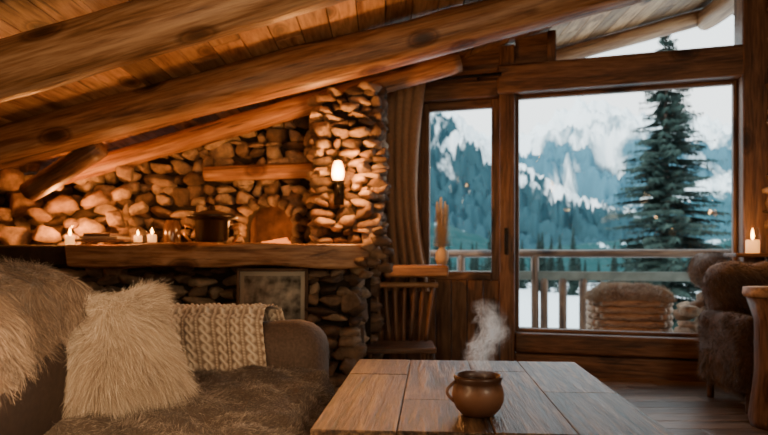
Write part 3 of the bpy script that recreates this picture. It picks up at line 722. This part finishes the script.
# ---------------------------------------------------------------- landscape
mb=MB(); 
def gf(a,b):
    x=-900+1800*a; y=9+(b**3)*1500; return (x,y,-4+1.0*noise.noise(Vector((x*.02,y*.03,0)))-min(6,y*.02))
mb.grid(gf,80,80); mb.obj('snowfield_ground',snow_m)
def mountain_mat(name,rock,snow,thr,sc,soft=.035):  # layer colours include a bluish aerial haze tint
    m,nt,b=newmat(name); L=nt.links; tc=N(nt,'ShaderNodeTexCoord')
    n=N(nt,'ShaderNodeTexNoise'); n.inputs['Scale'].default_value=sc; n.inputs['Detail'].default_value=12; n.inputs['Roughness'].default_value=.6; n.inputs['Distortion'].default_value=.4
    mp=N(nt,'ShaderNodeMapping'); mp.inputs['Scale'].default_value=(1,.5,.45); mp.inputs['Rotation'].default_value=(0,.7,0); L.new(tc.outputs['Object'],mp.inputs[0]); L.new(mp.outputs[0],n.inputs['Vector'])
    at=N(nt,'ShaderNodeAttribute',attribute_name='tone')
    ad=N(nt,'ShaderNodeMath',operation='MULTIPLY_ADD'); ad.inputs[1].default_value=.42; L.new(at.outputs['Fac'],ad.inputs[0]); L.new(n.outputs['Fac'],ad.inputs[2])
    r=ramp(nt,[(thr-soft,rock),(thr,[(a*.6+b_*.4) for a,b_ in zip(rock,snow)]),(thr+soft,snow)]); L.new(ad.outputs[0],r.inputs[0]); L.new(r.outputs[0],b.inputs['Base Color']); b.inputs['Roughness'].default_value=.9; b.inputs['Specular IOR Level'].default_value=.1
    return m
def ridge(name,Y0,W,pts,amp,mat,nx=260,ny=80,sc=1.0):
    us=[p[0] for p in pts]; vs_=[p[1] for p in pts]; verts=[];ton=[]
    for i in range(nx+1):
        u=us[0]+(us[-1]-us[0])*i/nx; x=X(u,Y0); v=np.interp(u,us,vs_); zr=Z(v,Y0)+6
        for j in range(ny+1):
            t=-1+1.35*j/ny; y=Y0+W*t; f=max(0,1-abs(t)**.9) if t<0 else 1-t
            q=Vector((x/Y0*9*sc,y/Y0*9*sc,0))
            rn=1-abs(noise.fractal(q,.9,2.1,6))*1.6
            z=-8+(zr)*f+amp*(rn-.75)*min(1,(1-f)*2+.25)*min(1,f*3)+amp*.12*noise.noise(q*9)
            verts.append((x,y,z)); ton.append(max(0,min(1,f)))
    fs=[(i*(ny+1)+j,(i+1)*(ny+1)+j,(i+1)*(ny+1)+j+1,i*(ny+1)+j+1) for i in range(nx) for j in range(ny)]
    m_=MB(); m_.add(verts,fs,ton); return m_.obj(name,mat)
ridge('mountain_range',1500,650,[(300,100),(400,120),(440,106),(475,132),(505,140),(530,128),(558,108),(590,96),(625,112),(660,122),(690,110),(740,128),(800,115),(900,100)],150,mountain_mat('far_snow_rock_hazed',(.07,.17,.22),(.88,.93,.95),.785,.009,.04),nx=340,ny=140,sc=1.3)
ridge('mountain_range.001',900,380,[(300,30),(400,78),(430,98),(455,112),(484,140),(515,160),(555,186),(600,212),(650,238),(700,252)],75,mountain_mat('left_slope_rock_hazed',(.025,.065,.08),(.88,.92,.94),.755,.014,.025),nx=340,ny=140,sc=1.8)
ridge('mountain_range.002',800,300,[(520,256),(570,236),(610,210),(650,196),(680,188),(740,165),(800,145),(900,120)],50,mountain_mat('right_slope_rock_hazed',(.045,.125,.155),(.8,.88,.91),.86,.016,.04),nx=300,ny=110,sc=1.8)
ridge('forest_hill',340,110,[(300,195),(400,210),(450,222),(490,236),(530,246),(580,240),(640,236),(720,236),(800,225),(900,210)],6,mountain_mat('forest_hill_ground',(.018,.06,.062),(.5,.62,.66),1.0,.08),sc=2)

def conifer_mesh(seed):
    random.seed(seed); mbt=MB(); Ht=12.0; n=54
    for i in range(n):
        t=(i+.5)/n; z=1.0+t*(Ht-1.1); R=(2.9*(1-t)**.8+.06)*random.uniform(.75,1.1)
        for k in range(10 if t<.85 else 6):
            a=random.uniform(0,6.28); r=R*random.uniform(.55,1.15); dr=-.25*r+.05
            d=Vector((math.cos(a),math.sin(a),0)); sd_=Vector((-math.sin(a),math.cos(a),0))
            nb=int(10+28*r/2.2)
            for q in range(nb):
                s_=(q+random.random())/nb; p=d*(r*s_)+Vector((0,0,z+dr*s_*s_+.14*s_**3*r))
                ww_=.5*r*(1-s_)*.55+.1
                for sg in (-1,1):
                    tip=p+d*ww_*.6+sd_*sg*ww_*random.uniform(.5,1)+Vector((0,0,random.uniform(-.24,.0)))
                    w=.03+.02*random.random()
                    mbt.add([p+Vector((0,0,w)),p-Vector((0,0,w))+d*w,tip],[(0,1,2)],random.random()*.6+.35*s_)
    return mbt
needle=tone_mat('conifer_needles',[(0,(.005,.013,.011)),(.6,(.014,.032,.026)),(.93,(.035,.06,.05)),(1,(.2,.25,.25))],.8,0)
bark=plain('bark',(.06,.04,.03),.9,nscale=10)
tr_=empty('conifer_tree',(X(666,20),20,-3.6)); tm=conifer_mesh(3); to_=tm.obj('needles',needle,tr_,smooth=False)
mb=MB(); mb.tube([(0,0,-1.5),(0,0,4),(0,0,11.6)],[.2,.14,.02],12); tk=mb.obj('trunk',bark,tr_)
tr_.scale=(1.05,1.05,1.03)
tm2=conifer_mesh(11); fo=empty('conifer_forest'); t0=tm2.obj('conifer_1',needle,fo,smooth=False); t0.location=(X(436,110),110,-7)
random.seed(5)
for i in range(60):
    y=random.uniform(110,210); u=random.choice([random.uniform(420,500),random.uniform(510,760),random.uniform(510,620)])
    o=bpy.data.objects.new('conifer_%d'%(i+2),t0.data); o.location=(X(u,y),y,-8); sc_=random.uniform(.6,1.15); o.scale=(sc_*.65,sc_*.65,sc_*1.1); o.rotation_euler=(0,0,random.uniform(0,6)); link(o,fo)

# ---------------------------------------------------------------- lights
def light(name,t,loc,E,c,size=.1,rot=None,target=None):
    l=bpy.data.lights.new(name,t); l.energy=E; l.color=c
    if t=='AREA': l.size=size
    elif t=='POINT': l.shadow_soft_size=size
    o=bpy.data.objects.new(name,l); o.location=loc; COL.objects.link(o)
    if target: o.rotation_euler=(Vector(target)-Vector(loc)).to_track_quat('-Z','Y').to_euler()
    if rot: o.rotation_euler=rot
    return o
O=(1,.42,.12)
light('room_fill','AREA',(1.6,-.6,1.9),29,(1,.76,.5),.9,target=(-.5,2.6,.7))  # added warm fill behind the camera, no fixture modelled
light('ceiling_fill','AREA',(-.5,1.0,.9),16,(1,.64,.34),.7,target=(-.9,3.0,2.3))  # added fill that brightens beams and ceiling boards, has no fixture
light('sconce_light','POINT',(X(338,4.2),4.22,Z(172,4.25)),44,(1,.39,.1),.05)
light('mantel_candle_light','POINT',(-1.75,4.05,1.25),6,O,.04)
light('ledge_candle_light','POINT',(-2.3,4.35,1.25),34,(1,.35,.08),.04)
light('oven_light','POINT',(OC[0]-.1,4.8,1.16),4,O,.03)
light('ember_light','POINT',(OC[0]+.02,5.18,1.17),3.2,(1,.32,.07),.03)
light('right_candle_light','POINT',(2.5,4.1,1.25),5,O,.04)
sun=light('sun','SUN',(0,0,20),3.8,(1,.96,.9)); sun.rotation_euler=Euler((math.radians(58),0,math.radians(-60))); sun.data.angle=.03
w=bpy.data.worlds.new('World'); S.world=w; w.use_nodes=True; nt=w.node_tree; bg=nt.nodes['Background']
tc=N(nt,'ShaderNodeTexCoord'); sx=N(nt,'ShaderNodeSeparateXYZ'); nt.links.new(tc.outputs['Generated'],sx.inputs[0])
rr=ramp(nt,[(.0,(.75,.88,.92)),(.25,(.9,.97,.98)),(.8,(.55,.78,.9))]); nt.links.new(sx.outputs['Z'],rr.inputs[0]); nt.links.new(rr.outputs[0],bg.inputs[0]); bg.inputs[1].default_value=3.0

cam=bpy.data.cameras.new('Camera'); co=bpy.data.objects.new('Camera',cam); COL.objects.link(co)
co.location=(0,0,H); co.rotation_euler=(math.pi/2,0,0); cam.sensor_width=36; cam.lens=F/768*36; cam.shift_y=(HV-217.5)/768; cam.clip_end=5000; cam.clip_start=.05
cam.dof.use_dof=True; cam.dof.focus_distance=1.9; cam.dof.aperture_fstop=3.2
S.camera=co
